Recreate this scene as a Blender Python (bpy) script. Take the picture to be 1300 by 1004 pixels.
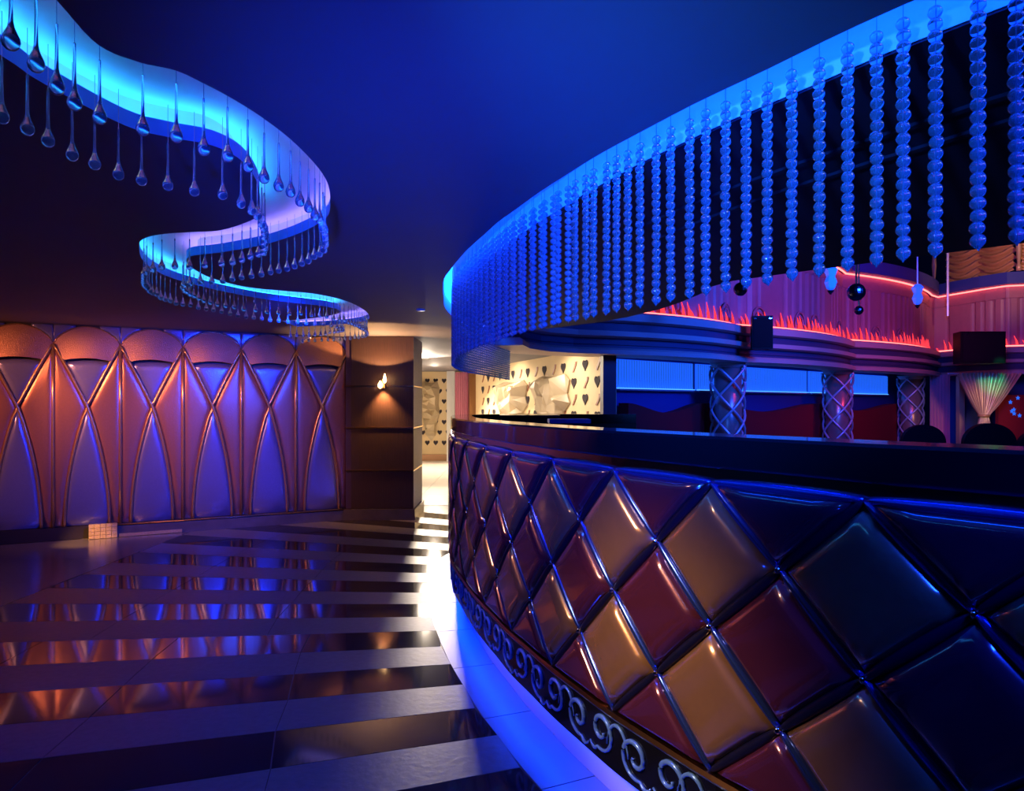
import bpy, bmesh, math, random
from mathutils import Vector, Matrix
from mathutils.geometry import tessellate_polygon, delaunay_2d_cdt
random.seed(7)
PI = math.pi
for o in list(bpy.data.objects): bpy.data.objects.remove(o)
S = bpy.context.scene
COL = S.collection

# ------------------------------------------------------------------ camera
cam = bpy.data.cameras.new('camera'); camo = bpy.data.objects.new('camera', cam); COL.objects.link(camo)
camo.location = (0, 0, 1.4); camo.rotation_euler = (PI/2, 0, 0)
cam.lens = 870/1300*36; cam.sensor_width = 36; cam.shift_y = 12/1300; cam.clip_start = .02
S.camera = camo
S.view_settings.view_transform = 'Standard'; S.view_settings.look = 'None'
S.view_settings.gamma = 1; S.view_settings.use_curve_mapping = False
S.view_settings.exposure = 0.0
S.cycles.use_denoising = True
S.cycles.max_bounces = 8; S.cycles.transmission_bounces = 6; S.cycles.glossy_bounces = 4; S.cycles.diffuse_bounces = 3
S.cycles.sample_clamp_indirect = 6

# ------------------------------------------------------------------ world and lamps
W = bpy.data.worlds.new('world'); S.world = W; W.use_nodes = True
W.node_tree.nodes['Background'].inputs[0].default_value = (.01, .03, .3, 1)
W.node_tree.nodes['Background'].inputs[1].default_value = .02

BLUE = (.004, .04, 1); WARM = (1, .5, .2); WHITE = (1, .82, .62)
def lamp(kind, name, loc, target, color, power, size=.1, spot=60, blend=.5):
    d = bpy.data.lights.new(name, kind); d.color = color; d.energy = power
    if kind == 'AREA': d.shape = 'DISK'; d.size = size
    else: d.shadow_soft_size = size
    if kind == 'SPOT': d.spot_size = math.radians(spot); d.spot_blend = blend
    o = bpy.data.objects.new(name, d); COL.objects.link(o); o.location = loc
    v = Vector(target)-Vector(loc); o.rotation_euler = v.to_track_quat('-Z', 'Y').to_euler()
    return o
# added blue fill lamps for the ceiling, bar front and padded wall
lamp('SPOT', 'blue_flood', (-.3, -.7, .7), (-.05, 3.5, 2.24), BLUE, 1050, .15, 44, 1)
lamp('SPOT', 'blue_flood', (1.15, .45, 2.15), (.45, 2.3, .85), BLUE, 160, .16, 75, .8)
lamp('SPOT', 'blue_spot', (-1.5, 5.2, 2.15), (-3.5, 7.5, 1.0), BLUE, 800, .06, 66, 1)
# warm downlights over the left floor, aimed at the padded wall
lamp('SPOT', 'warm_spot', (-5.6, 5.0, 2.15), (-4.7, 6.9, 1.25), (1, .32, .14), 190, .05, 66, .9)
lamp('SPOT', 'warm_spot', (-4.6, 5.6, 2.15), (-3.95, 7.4, 1.25), (1, .36, .17), 150, .05, 66, .9)
lamp('SPOT', 'warm_spot', (-3.6, 5.9, 2.15), (-3.3, 7.6, 1.3), (1, .36, .18), 80, .05, 58, .9)
lamp('SPOT', 'mosaic_spot', (-3.9, 5.2, 2.15), (-4.35, 6.95, .08), (1, .5, .12), 700, .03, 13, .8)  # added narrow spot, brightens the gold tiles on the plinth
# warm downlights on the bar front
lamp('SPOT', 'warm_spot', (-1.5, 1.5, 2.15), (.40, 2.12, .60), (1, .56, .29), 340, .2, 27, .8)
lamp('SPOT', 'warm_spot', (-2.2, 3.2, 2.2), (-.05, 3.3, .7), (1, .42, .25), 75, .15, 40, .8)
# added fill lamps: pale blue on the crystal strings, blue on the walkway floor
lamp('SPOT', 'crystal_spot', (-.7, -.3, 1.75), (.6, 2.05, 1.88), (.015, .16, 1), 620, .05, 38, .9)
lamp('SPOT', 'blue_downlight', (-.75, 2.6, 2.2), (-.85, 2.8, 0), BLUE, 90, .08, 110, 1)
lamp('SPOT', 'blue_downlight', (-2.2, 2.4, 2.2), (-2.2, 2.6, 0), BLUE, 35, .08, 110, 1)
# corridor
lamp('SPOT', 'corridor_spot', (-1.55, 12.2, 2.2), (-.3, 7.5, 0), WHITE, 430, .06, 120, .6)
lamp('SPOT', 'corridor_spot', (-1.7, 15.0, 2.2), (-1.6, 14.0, 0), WHITE, 650, .08, 150, .6)
lamp('SPOT', 'corridor_spot', (-.6, 13.0, 2.2), (.3, 13.4, .6), WHITE, 80, .08, 140, .6)
lamp('SPOT', 'corridor_spot', (.35, 10.6, 2.2), (1.1, 10.9, .9), WHITE, 45, .08, 140, .6)
# hall beyond the bar
lamp('AREA', 'hall_blue', (5.0, 7.5, 3.4), (6, 13, 2.2), (.01, .08, 1), 400, 1.2)
lamp('AREA', 'hall_pink', (8.2, 11.5, 3.0), (9.4, 16, 3.2), (1, .08, .25), 34, .6)
lamp('AREA', 'hall_pink', (5.2, 10.0, 3.3), (5.6, 13, 3.4), (1, .08, .4), 14, .6)
lamp('SPOT', 'hall_amber', (9.2, 11.0, 4.2), (10.7, 15.6, 5.0), (1, .5, .2), 480, .2, 50, .6)
lamp('SPOT', 'hall_green', (9.2, 12.6, 2.5), (10.2, 14.6, 1.88), (.02, 1, .35), 150, .05, 17, .9)
lamp('SPOT', 'hall_curtain_spot', (9.4, 12.6, 1.4), (10.1, 14.6, 1.2), (1, .62, .3), 70, .1, 45, .8)

# ------------------------------------------------------------------ materials
def mat(name, color, rough=.5, metal=0, bump=0, scale=20, var=0, coat=0, emit=None, es=0, trans=0, ior=1.45, sheen=0, stretch=None, spec=.5, cior=1.5):
    m = bpy.data.materials.new(name); m.use_nodes = True
    nt = m.node_tree; p = nt.nodes['Principled BSDF']
    p.inputs['Base Color'].default_value = (*color, 1); p.inputs['Roughness'].default_value = rough
    p.inputs['Metallic'].default_value = metal; p.inputs['Coat Weight'].default_value = coat
    p.inputs['Coat Roughness'].default_value = .10; p.inputs['Coat IOR'].default_value = cior
    p.inputs['Transmission Weight'].default_value = trans; p.inputs['IOR'].default_value = ior
    p.inputs['Specular IOR Level'].default_value = spec
    p.inputs['Sheen Weight'].default_value = sheen
    if emit: p.inputs['Emission Color'].default_value = (*emit, 1); p.inputs['Emission Strength'].default_value = es
    if bump or var:
        tc = nt.nodes.new('ShaderNodeTexCoord'); mp = nt.nodes.new('ShaderNodeMapping')
        nt.links.new(tc.outputs['Object'], mp.inputs[0])
        if stretch: mp.inputs['Scale'].default_value = stretch
        n = nt.nodes.new('ShaderNodeTexNoise'); n.inputs['Scale'].default_value = scale; n.inputs['Detail'].default_value = 5
        nt.links.new(mp.outputs[0], n.inputs['Vector'])
        if bump:
            b = nt.nodes.new('ShaderNodeBump'); b.inputs['Strength'].default_value = bump; b.inputs['Distance'].default_value = .01
            nt.links.new(n.outputs['Fac'], b.inputs['Height']); nt.links.new(b.outputs[0], p.inputs['Normal'])
        if var:
            mx = nt.nodes.new('ShaderNodeMix'); mx.data_type = 'RGBA'
            mx.inputs['A'].default_value = (*[max(0, c*(1-var)) for c in color], 1)
            mx.inputs['B'].default_value = (*[min(1, c*(1+var)) for c in color], 1)
            nt.links.new(n.outputs['Fac'], mx.inputs['Factor']); nt.links.new(mx.outputs['Result'], p.inputs['Base Color'])
    return m
def emis(name, color, s):
    m = bpy.data.materials.new(name); m.use_nodes = True; nt = m.node_tree; nt.nodes.clear()
    e = nt.nodes.new('ShaderNodeEmission'); e.inputs[0].default_value = (*color, 1); e.inputs[1].default_value = s
    o = nt.nodes.new('ShaderNodeOutputMaterial'); nt.links.new(e.outputs[0], o.inputs[0]); return m
M = {}
M['ceiling'] = mat('ceiling_paint', (.20, .19, .22), .75, var=.06, scale=3, bump=.02)
M['ceiling_bar'] = mat('dark_ceiling_lacquer', (.035, .035, .06), .7, spec=.1)  # darker colour for the ceiling over the bar
M['upstand'] = mat('blue_upstand_paint', (.05, .22, .75), .5)  # upstand bluer than the white cove
M['cove'] = mat('cove_white', (.78, .78, .82), .6)
M['floor_dark'] = mat('polished_dark_stone', (.022, .018, .022), .07, var=.5, scale=6, spec=.7)
M['floor_light'] = mat('honed_grey_stone', (.10, .095, .10), .42, var=.3, scale=30, bump=.15)
M['floor_border'] = mat('border_stone', (.10, .085, .085), .22, var=.35, scale=8)
M['floor_pale'] = mat('pale_stone', (.15, .16, .19), .35, var=.08, scale=10)
M['floor_corridor'] = mat('white_marble', (.62, .58, .52), .25, var=.08, scale=2)
M['grout'] = mat('grout', (.01, .01, .012), .6)
M['copper'] = mat('copper_leather', (.46, .19, .12), .30, .6, bump=.12, scale=60, var=.12)
M['copper_dome'] = mat('copper_grain_leather', (.42, .20, .13), .42, .45, bump=.5, scale=120, var=.2)
M['leaf'] = mat('pearl_leather', (.24, .22, .40), .27, .6, bump=.1, scale=50, var=.1)
M['piping'] = mat('bronze_piping', (.55, .30, .14), .25, .7)
M['board'] = mat('dark_board', (.02, .012, .012), .5)
M['gold'] = mat('gold_leather', (.36, .21, .10), .26, .4, bump=.05, scale=30, var=.1, coat=1, cior=2.1)
M['maroon'] = mat('maroon_leather', (.13, .028, .062), .24, .35, bump=.05, scale=30, var=.1, coat=1, cior=2.1)
M['black_gloss'] = mat('black_lacquer', (.006, .007, .012), .08, coat=.5)
M['chrome'] = mat('chrome', (.8, .75, .7), .08, 1)
M['seam'] = mat('seam_cord', (.07, .17, .95), .18, .85)  # blue light reflected along the seams, put into the cord colour
M['seam_dark'] = mat('dark_seam_cord', (.01, .012, .05), .3, .3)  # shade of the opposite diagonals, put into the cord colour
M['strip'] = mat('tinted_mirror_strip', (.55, .40, .28), .22, 1)
M['plinth'] = mat('plinth_stone', (.5, .55, .7), .4)
M['bronze'] = mat('bronze_metal', (.30, .17, .10), .3, 1)
M['scroll'] = mat('scroll_metal', (.14, .36, 1), .22, .3)  # blue light falling on the scrolls, put into their colour
M['band'] = mat('band_black', (.006, .007, .014), .15)
M['crystal'] = mat('crystal', (.52, .80, 1), .05, trans=.85, ior=1.5)
M['crystal_far'] = mat('crystal_far', (.38, .66, 1), .10, trans=.7, ior=1.45)
M['wire'] = mat('steel_wire', (.25, .3, .5), .3, 1)
M['led_cyan'] = emis('led_cyan', (.02, .38, 1), 14)
M['led_violet'] = emis('led_violet', (.34, .22, 1), 8)
M['led_blue'] = emis('led_blue', (.002, .07, 1), 22)
M['led_plinth'] = emis('led_plinth', (.001, .045, 1), 50)
M['fabric'] = mat('dark_silk', (.034, .013, .007), .45, bump=.6, scale=30, var=.7, stretch=(4, 4, .15), sheen=.3)
M['brass'] = mat('brass', (.6, .36, .15), .25, 1)
M['cream'] = mat('cream_plaster', (.80, .62, .36), .7, var=.05, scale=4)
M['white'] = mat('white_plaster', (.8, .78, .75), .6)
M['relief'] = mat('pearl_stone', (.60, .48, .32), .3, var=.15, scale=3)
M['inlay'] = mat('dark_inlay', (.05, .04, .05), .8, spec=.15, var=.6, scale=20)
M['inlay_red'] = mat('red_brown_inlay', (.28, .09, .04), .5)
M['pink'] = mat('pink_curtain', (.62, .22, .30), .7)
M['plum'] = mat('plum_trim', (.06, .03, .06), .5)
M['navy'] = mat('navy_wall', (.03, .05, .28), .6)
M['sofa'] = mat('maroon_velvet', (.26, .005, .012), .8)
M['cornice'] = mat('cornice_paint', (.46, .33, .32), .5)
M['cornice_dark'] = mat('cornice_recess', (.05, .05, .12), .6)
M['flute'] = mat('fluted_wall', (.30, .13, .19), .5, var=.1, scale=8)
M['led_red'] = emis('led_red', (1, .10, .09), 6)
M['flame'] = emis('flame_red', (1, .04, .06), 1.5)
M['black'] = mat('black_plastic', (.004, .004, .006), .5, spec=.12)
M['grille'] = mat('speaker_grille', (.005, .005, .008), .6, bump=.3, scale=200, spec=.1)
M['gold_cloth'] = mat('gold_satin', (.48, .26, .10), .4, .2)
M['sheer'] = mat('champagne_satin', (.60, .42, .24), .36, .3)
M['panel_glow'] = mat('backlit_panel', (.02, .1, .5), .4, emit=(.01, .10, 1), es=1.1)
M['rod'] = mat('glass_rod', (.2, .4, .9), .15, .0, emit=(.03, .25, 1), es=.35)
M['column'] = mat('column_leather', (.45, .26, .24), .3, .5)
M['lattice'] = mat('lattice_metal', (.60, .56, .70), .35, .4)
M['bulb'] = emis('warm_bulb', (1, .55, .22), 30)
M['downlight'] = emis('downlight_glow', (1, .85, .65), 25)
M['mosaic'] = mat('gold_mosaic', (.85, .50, .18), .3, .5, bump=.6, scale=90, var=.4)
M['dark_roof'] = mat('dark_roof', (.02, .02, .03), .8)
M['mirror'] = mat('mirror_tile', (.5, .5, .55), .1, 1)
M['led_panel'] = emis('led_panel', (.06, .28, 1), 2.2)
M['star'] = emis('blue_star', (.02, .15, 1), 1.0)

# ------------------------------------------------------------------ helpers
class MB:
    def __init__(s): s.v = []; s.f = []
    def add(s, vs, fs):
        n = len(s.v); s.v += [tuple(v) for v in vs]; s.f += [tuple(i+n for i in f) for f in fs]; return s
    def box(s, x0, x1, y0, y1, z0, z1):
        return s.add([(x0,y0,z0),(x1,y0,z0),(x1,y1,z0),(x0,y1,z0),(x0,y0,z1),(x1,y0,z1),(x1,y1,z1),(x0,y1,z1)],
                     [(3,2,1,0),(4,5,6,7),(0,1,5,4),(1,2,6,5),(2,3,7,6),(3,0,4,7)])
    def obox(s, c, e, n, a, b, z0, z1):      # oriented: centre c (x,y), unit e, half widths a along e and b along n
        P = [(c[0]+e[0]*i*a+n[0]*j*b, c[1]+e[1]*i*a+n[1]*j*b) for i, j in ((-1,-1),(1,-1),(1,1),(-1,1))]
        return s.add([(*p, z0) for p in P]+[(*p, z1) for p in P], [(3,2,1,0),(4,5,6,7),(0,1,5,4),(1,2,6,5),(2,3,7,6),(3,0,4,7)])
    def tube(s, pts, r, n=8, closed=False):
        pts = [Vector(p) for p in pts]; N = len(pts); rings = []
        for i, p in enumerate(pts):
            a = pts[i-1] if i else (pts[-1] if closed else p); b = pts[i+1] if i < N-1 else (pts[0] if closed else p)
            t = (b-a).normalized(); up = Vector((0,0,1)) if abs(t.z) < .95 else Vector((1,0,0))
            u = t.cross(up).normalized(); w = u.cross(t).normalized()
            rr = r[i] if isinstance(r, (list, tuple)) else r
            rings.append([p+u*math.cos(2*PI*k/n)*rr+w*math.sin(2*PI*k/n)*rr for k in range(n)])
        vs = [v for q in rings for v in q]; fs = []
        for i in range(N if closed else N-1):
            j = (i+1) % N
            for k in range(n): fs.append((i*n+k, i*n+(k+1)%n, j*n+(k+1)%n, j*n+k))
        if not closed: fs += [tuple(range(n))[::-1], tuple((N-1)*n+k for k in range(n))]
        return s.add(vs, fs)
    def lathe(s, prof, c=(0,0,0), n=12):     # prof of (r, z), bottom to top
        vs = []; fs = []
        for r, z in prof:
            for k in range(n): vs.append((c[0]+r*math.cos(2*PI*k/n), c[1]+r*math.sin(2*PI*k/n), c[2]+z))
        for i in range(len(prof)-1):
            for k in range(n): fs.append((i*n+k, i*n+(k+1)%n, (i+1)*n+(k+1)%n, (i+1)*n+k))
        fs += [tuple(range(n))[::-1], tuple((len(prof)-1)*n+k for k in range(n))]
        return s.add(vs, fs)
    def prism(s, poly, z0, z1):
        n = len(poly); vs = [(*p, z0) for p in poly]+[(*p, z1) for p in poly]
        tris = tessellate_polygon([[Vector((*p, 0)) for p in poly]])
        fs = [tuple(t)[::-1] for t in tris]+[tuple(i+n for i in t) for t in tris]+[(i, (i+1)%n, n+(i+1)%n, n+i) for i in range(n)]
        return s.add(vs, fs)
    def sweep(s, path, prof, normals, closed=False):   # path of (x,y); prof of (offset along normal, z), open or closed ring
        N = len(path); k = len(prof)
        vs = [(p[0]+n[0]*o, p[1]+n[1]*o, z) for p, n in zip(path, normals) for o, z in prof]; fs = []
        for i in range(N-1):
            for j in range(k if closed else k-1):
                a = i*k+j; b = i*k+(j+1)%k; fs.append((a, b, b+k, a+k))
        if closed: fs += [tuple(range(k))[::-1], tuple((N-1)*k+j for j in range(k))]
        return s.add(vs, fs)
    def mesh(s, name, m, smooth=False, off=(0,0,0), fix=True):
        me = bpy.data.meshes.new(name); o = Vector(off)
        me.from_pydata([tuple(Vector(v)-o) for v in s.v], [], s.f)
        if fix:
            bm = bmesh.new(); bm.from_mesh(me); bmesh.ops.recalc_face_normals(bm, faces=bm.faces); bm.to_mesh(me); bm.free()
        me.materials.append(M[m] if isinstance(m, str) else m)
        if smooth:
            me.shade_smooth()
        me.update(); return me
def link(name, me, parent=None, loc=None):
    o = bpy.data.objects.new(name, me); COL.objects.link(o)
    if parent: o.parent = parent
    if loc is not None: o.location = loc
    return o
def tag(o, label=None, cat=None, group=None, kind=None):
    if label: o['label'] = label
    if cat: o['category'] = cat
    if group: o['group'] = group
    if kind: o['kind'] = kind
    return o
def thing(name, label, cat, loc, group=None):
    return tag(link(name, None, None, loc), label, cat, group)
def part(name, mb, m, parent, smooth=False, label=None, fix=True, kind=None):   # world coordinates -> parent's frame
    base = Vector((0,0,0)); p = parent
    while p: base += Vector(p.location); p = p.parent
    o = link(name, mb.mesh(name, m, smooth, base, fix), parent)
    if label: o['label'] = label
    if kind: o['kind'] = kind
    return o
def struct(name, mb, m, smooth=False, parent=None, fix=True):
    o = link(name, mb.mesh(name, m, smooth, (0,0,0), fix), parent)
    if not parent: o['kind'] = 'structure'
    return o
def solo(name, mb, m, label, cat, loc, group=None, smooth=False):
    o = link(name, mb.mesh(name, m, smooth, loc), None, loc); return tag(o, label, cat, group)
def auto_smooth(o, deg=40):
    me = o.data; me.shade_smooth(); me.set_sharp_from_angle(angle=math.radians(deg)); return o
def catmull(P, n=12, closed=False):
    P = [Vector(p) for p in P]; N = len(P); out = []
    for i in range(N if closed else N-1):
        p0 = P[i-1] if (i or closed) else P[0]*2-P[1]; p1 = P[i]; p2 = P[(i+1) % N]
        p3 = P[(i+2) % N] if (closed or i+2 < N) else P[-1]*2-P[-2]
        for k in range(n):
            t = k/n
            out.append(.5*((2*p1)+(p2-p0)*t+(2*p0-5*p1+4*p2-p3)*t*t+(3*p1-p0-3*p2+p3)*t**3))
    if not closed: out.append(P[-1])
    return out
class Curve:                                     # plan curve with arc length
    def __init__(s, P, n=12):
        s.p = catmull([(a, b, 0) for a, b in P], n); s.L = [0]
        for a, b in zip(s.p, s.p[1:]): s.L.append(s.L[-1]+(b-a).length)
        s.len = s.L[-1]
    def at(s, d):
        d = min(max(d, 0), s.len-1e-6)
        lo, hi = 0, len(s.L)-1
        while hi-lo > 1:
            m = (lo+hi)//2
            if s.L[m] <= d: lo = m
            else: hi = m
        t = (d-s.L[lo])/(s.L[hi]-s.L[lo]); p = s.p[lo].lerp(s.p[hi], t)
        q0 = s.p[max(lo-1, 0)]; q1 = s.p[min(hi+1, len(s.p)-1)]
        a = (s.p[hi]-q0).normalized(); b = (q1-s.p[lo]).normalized(); tn = a.lerp(b, t).normalized()
        return p, tn, Vector((-tn.y, tn.x, 0))       # point, tangent, left normal
    def resample(s, step, d0=0, d1=None):
        d1 = s.len if d1 is None else d1; n = max(2, round((d1-d0)/step)+1)
        return [s.at(d0+(d1-d0)*i/(n-1)) for i in range(n)]
def ring_normals(P):                              # outward? left normals of a closed polyline
    N = len(P); out = []
    for i in range(N):
        t = (P[(i+1) % N]-P[i-1]); t = t.normalized() if t.length > 1e-9 else Vector((1,0,0)); out.append(Vector((-t.y, t.x, 0)))
    return out
def puff(poly, c, depth, rings=((1,0),(.95,.5),(.88,.8),(.76,.95),(.5,1)), sub=3):
    """pillow over a star-shaped polygon in (s, v); returns list of (s, v, d) and faces"""
    pts = []
    for i, a in enumerate(poly):
        b = poly[(i+1) % len(poly)]
        for k in range(sub): pts.append((a[0]+(b[0]-a[0])*k/sub, a[1]+(b[1]-a[1])*k/sub))
    n = len(pts); vs = []; fs = []
    for sc, d in rings: vs += [(c[0]+(p[0]-c[0])*sc, c[1]+(p[1]-c[1])*sc, d*depth) for p in pts]
    for r in range(len(rings)-1):
        for k in range(n): fs.append((r*n+k, r*n+(k+1)%n, (r+1)*n+(k+1)%n, (r+1)*n+k))
    vs.append((c[0], c[1], depth)); m = len(vs)-1; r = len(rings)-1
    fs += [(r*n+k, r*n+(k+1)%n, m) for k in range(n)]
    return vs, fs

H = 2.24       # ceiling height
# ------------------------------------------------------------------ plan curves
BAR_PTS = [(1.75, .45), (1.45, .78), (1.21, 1.07), (.955, 1.395), (.82, 1.575), (.70, 1.765), (.58, 1.946), (.469, 2.14), (.364, 2.33), (.27, 2.535),
           (.177, 2.745), (.094, 2.96), (.011, 3.17), (-.062, 3.40), (-.13, 3.61), (-.195, 3.83), (-.30, 4.25), (-.385, 4.65), (-.455, 5.35), (-.50, 6.0)]
CURTAIN = Curve(BAR_PTS+[(-.45, 6.8), (-.25, 7.8), (-.03, 8.9)])
BAR = Curve(BAR_PTS+[(-.46, 6.35), (-.3, 6.65), (0, 6.8), (.5, 6.75), (1.2, 6.6)])
E1 = [(-1.30,.6), (-1.26,1.2), (-1.228,1.644), (-1.224,1.79), (-1.163,2.06), (-1.077,2.15), (-.97,2.22), (-.93,2.36), (-.965,2.6), (-1.05,2.85), (-1.12,3.03), (-1.23,3.16),
      (-1.41,3.30), (-1.56,3.33), (-1.74,3.38), (-1.886,3.49), (-1.99,3.66), (-2.12,3.92), (-2.21,4.2), (-2.25,4.5), (-2.22,4.75), (-2.14,5.05), (-1.98,5.41),
      (-1.74,5.68), (-1.58,5.86), (-1.53,6.08), (-1.60,6.3), (-1.88,6.6), (-2.3,6.85)]
E2 = [(-.84,.6), (-.90,1.1), (-.945,1.42), (-.965,1.6), (-.913,1.68), (-.846,1.72), (-.806,1.79), (-.767,1.88), (-.731,2.0), (-.70,2.17), (-.687,2.38), (-.694,2.56), (-.73,2.75),
      (-.80,3.0), (-.87,3.13), (-.97,3.27), (-1.127,3.44), (-1.315,3.60), (-1.577,3.76), (-1.80,3.86), (-1.90,4.0), (-1.96,4.2), (-1.99,4.45), (-1.97,4.66), (-1.88,4.9),
      (-1.66,5.06), (-1.49,5.18), (-1.36,5.46), (-1.31,5.85), (-1.33,6.35), (-1.45,6.8), (-1.82,7.15), (-2.3,7.35)]
EC1, EC2 = Curve(E1, 5), Curve(E2, 5)
SERP = [p.copy() for p in EC1.p]+[p.copy() for p in reversed(EC2.p)]
VOID_FAR = [(.03, 8.0), (.12, 8.5), (.4, 9.0), (.85, 9.35), (1.3, 9.5)]
CUSP = [(1.3, 9.5), (3.75, 11.25), (6.85, 13.85), (10.5, 16.9)]
def bay(a, b):
    c = (a[0]*.38+b[0]*.62, a[1]*.66+b[1]*.34); out = []
    for i in range(14):
        t = i/14; out.append(((1-t)**2*a[0]+2*t*(1-t)*c[0]+t*t*b[0], (1-t)**2*a[1]+2*t*(1-t)*c[1]+t*t*b[1]))
    return out
CORN = VOID_FAR[:-1]+bay(CUSP[0], CUSP[1])+bay(CUSP[1], CUSP[2])+bay(CUSP[2], CUSP[3])+[(10.5, 16.9), (10.62, 16.4), (10.8, 15.8), (11.05, 15.3), (12.0, 15.0), (13.0, 14.5)]
VOID_NEAR = [(13.0, -1.0), (6.0, .6), (2.65, 3.55), (1.75, 4.37), (1.5, 4.62), (1.42, 4.85), (1.43, 5.17), (1.38, 5.6), (1.3, 6.0), (1.1, 6.52), (.868, 6.93), (.5, 7.38), (.15, 7.75)]

# ------------------------------------------------------------------ floor
F = MB().box(-12, 14, -4, 19, -.05, -.004)
floor = struct('floor', F, 'floor_border')
FC = Vector((6.0, 4.8, 0)); DEG = math.radians(2.5)
def fan_pt(r, a): return (FC.x-r*math.cos(a), FC.y+r*math.sin(a))
def inside_bar(p):
    # stop where the pale border along the bar begins
    best = min(range(0, len(BAR.p)), key=lambda i: (BAR.p[i].x-p[0])**2+(BAR.p[i].y-p[1])**2)
    q = BAR.p[best]; d = BAR.at(BAR.L[best]); return (Vector((p[0], p[1], 0))-q).dot(d[2]) < .17
k = 0
for kk in range(-13, 12):
    a0 = .003+kk*DEG; a1 = a0+DEG; g = .0003
    light = kk % 2 == 0
    def rend(a):      # radius where the stripe meets the bar border
        r = 9.0
        while r > 4.6 and not inside_bar(fan_pt(r, a)): r -= .02
        return r
    rr0, rr1 = rend(a0), rend(a1)
    def rstart(a): return (6.0+3.55)/math.cos(a)
    L0, L1 = rstart(a0), rstart(a1)
    if min(rr0, rr1) < 4.7: rr0 = rr1 = max(rr0, rr1)
    n = max(2, round((L0-rr0)/.9))
    for j in range(n):
        u0 = j/n; u1 = (j+1)/n-.0016
        P = [fan_pt(L0+(rr0-L0)*u0, a0+g), fan_pt(L0+(rr0-L0)*u1, a0+g), fan_pt(L1+(rr1-L1)*u1, a1-g), fan_pt(L1+(rr1-L1)*u0, a1-g)]
        struct('floor_tile', MB().prism(P, -.0035, .0 if light else -.0004), 'floor_light' if light else 'floor_dark', parent=floor)
# pale border tiles along the bar
d = .2
while d < 8.6:
    rs = BAR.resample(.06, d, d+.594)
    mb = MB().sweep([(p.x, p.y) for p, t, n in rs], [(-.06, -.003), (-.06, .001), (.165, .001), (.165, -.003)], [(n.x, n.y) for p, t, n in rs], True)
    struct('border_tile', mb, 'floor_pale', parent=floor); d += .6
# left border planks between fan and padded wall
for i in range(9):
    y0 = .6+i*.8
    struct('floor_slab', MB().box(-4.5+.0, -3.56, y0, y0+.796, -.0035, 0), 'floor_border', parent=floor)

# corridor floor behind the column, pale to hold its glare and bounce light up
for i in range(6):
    for j in range(7): struct('corridor_tile', MB().box(-3.0+i*.8, -2.204+i*.8, 9.6+j*1.1, 10.696+j*1.1, -.0035, .0), 'floor_corridor', parent=floor)

# ------------------------------------------------------------------ ceiling with its openings
rs = CURTAIN.resample(.08)
slot_out = [p+n*.078 for p, t, n in rs]; slot_in = [p-n*.095 for p, t, n in rs]
SLOT = slot_out+list(reversed(slot_in))
VOID = [Vector((x, y, 0)) for x, y in CORN+VOID_NEAR]
outer = [Vector(v) for v in ((-12,-4,0),(14,-4,0),(14,19,0),(-12,19,0))]
loops = [outer, SERP, SLOT, VOID]
tris = tessellate_polygon(loops); flat = [p for l in loops for p in l]
ceil = MB().add([(p.x, p.y, H) for p in flat], tris)
ceiling = struct('ceiling', ceil, 'ceiling')
def recess(name, loop, up, top, grow, top_mat='cove'):
    N = ring_normals(loop)
    area = sum(loop[i].x*loop[(i+1)%len(loop)].y-loop[(i+1)%len(loop)].x*loop[i].y for i in range(len(loop)))
    sgn = -1 if area > 0 else 1
    mb = MB(); n = len(loop)
    lay = [(0, H), (0, H+up), (grow, H+up), (grow, H+top)]
    for off, z in lay: mb.add([(p.x+q.x*off*sgn, p.y+q.y*off*sgn, z) for p, q in zip(loop, N)], [])
    rim = MB().add(mb.v, [])
    for r in range(len(lay)-1):
        for i in range(n): (rim if r == 0 else mb).f.append((r*n+i, r*n+(i+1)%n, (r+1)*n+(i+1)%n, (r+1)*n+i))
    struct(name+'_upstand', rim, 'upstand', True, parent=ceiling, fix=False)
    struct(name, mb, top_mat, True, parent=ceiling, fix=False)
    # lid
    xs = [p.x for p in loop]; ys = [p.y for p in loop]
    big = [Vector((min(xs)-.3, min(ys)-.3, 0)), Vector((max(xs)+.3, min(ys)-.3, 0)), Vector((max(xs)+.3, max(ys)+.3, 0)), Vector((min(xs)-.3, max(ys)+.3, 0))]
    struct(name+'_lid', MB().add([(p.x, p.y, H+top) for p in big], [(0,1,2,3)]), top_mat, parent=ceiling)
recess('serpentine_cove', SERP, .05, .115, .06)
# LED tapes lying in the cove behind the upstands
def led(name, curve, side, off, z, m, w=.02, d0=0, d1=None, label=None):
    rs = curve.resample(.06, d0, d1)
    mb = MB().sweep([(p.x, p.y) for p, t, n in rs], [(off-w/2, z), (off+w/2, z), (off+w/2, z+.004), (off-w/2, z+.004)], [(n.x*side, n.y*side) for p, t, n in rs], True)
    return mb
t_ = thing('led_tape', 'cyan and violet LED tape glowing inside the winding ceiling slot', 'led strip', (-1.2, 3, H+.05))
part('tape', led('', EC1, 1, .028, H+.052, ''), 'led_cyan', t_)
part('tape', led('', EC2, -1, .028, H+.052, ''), 'led_violet', t_)
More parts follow.
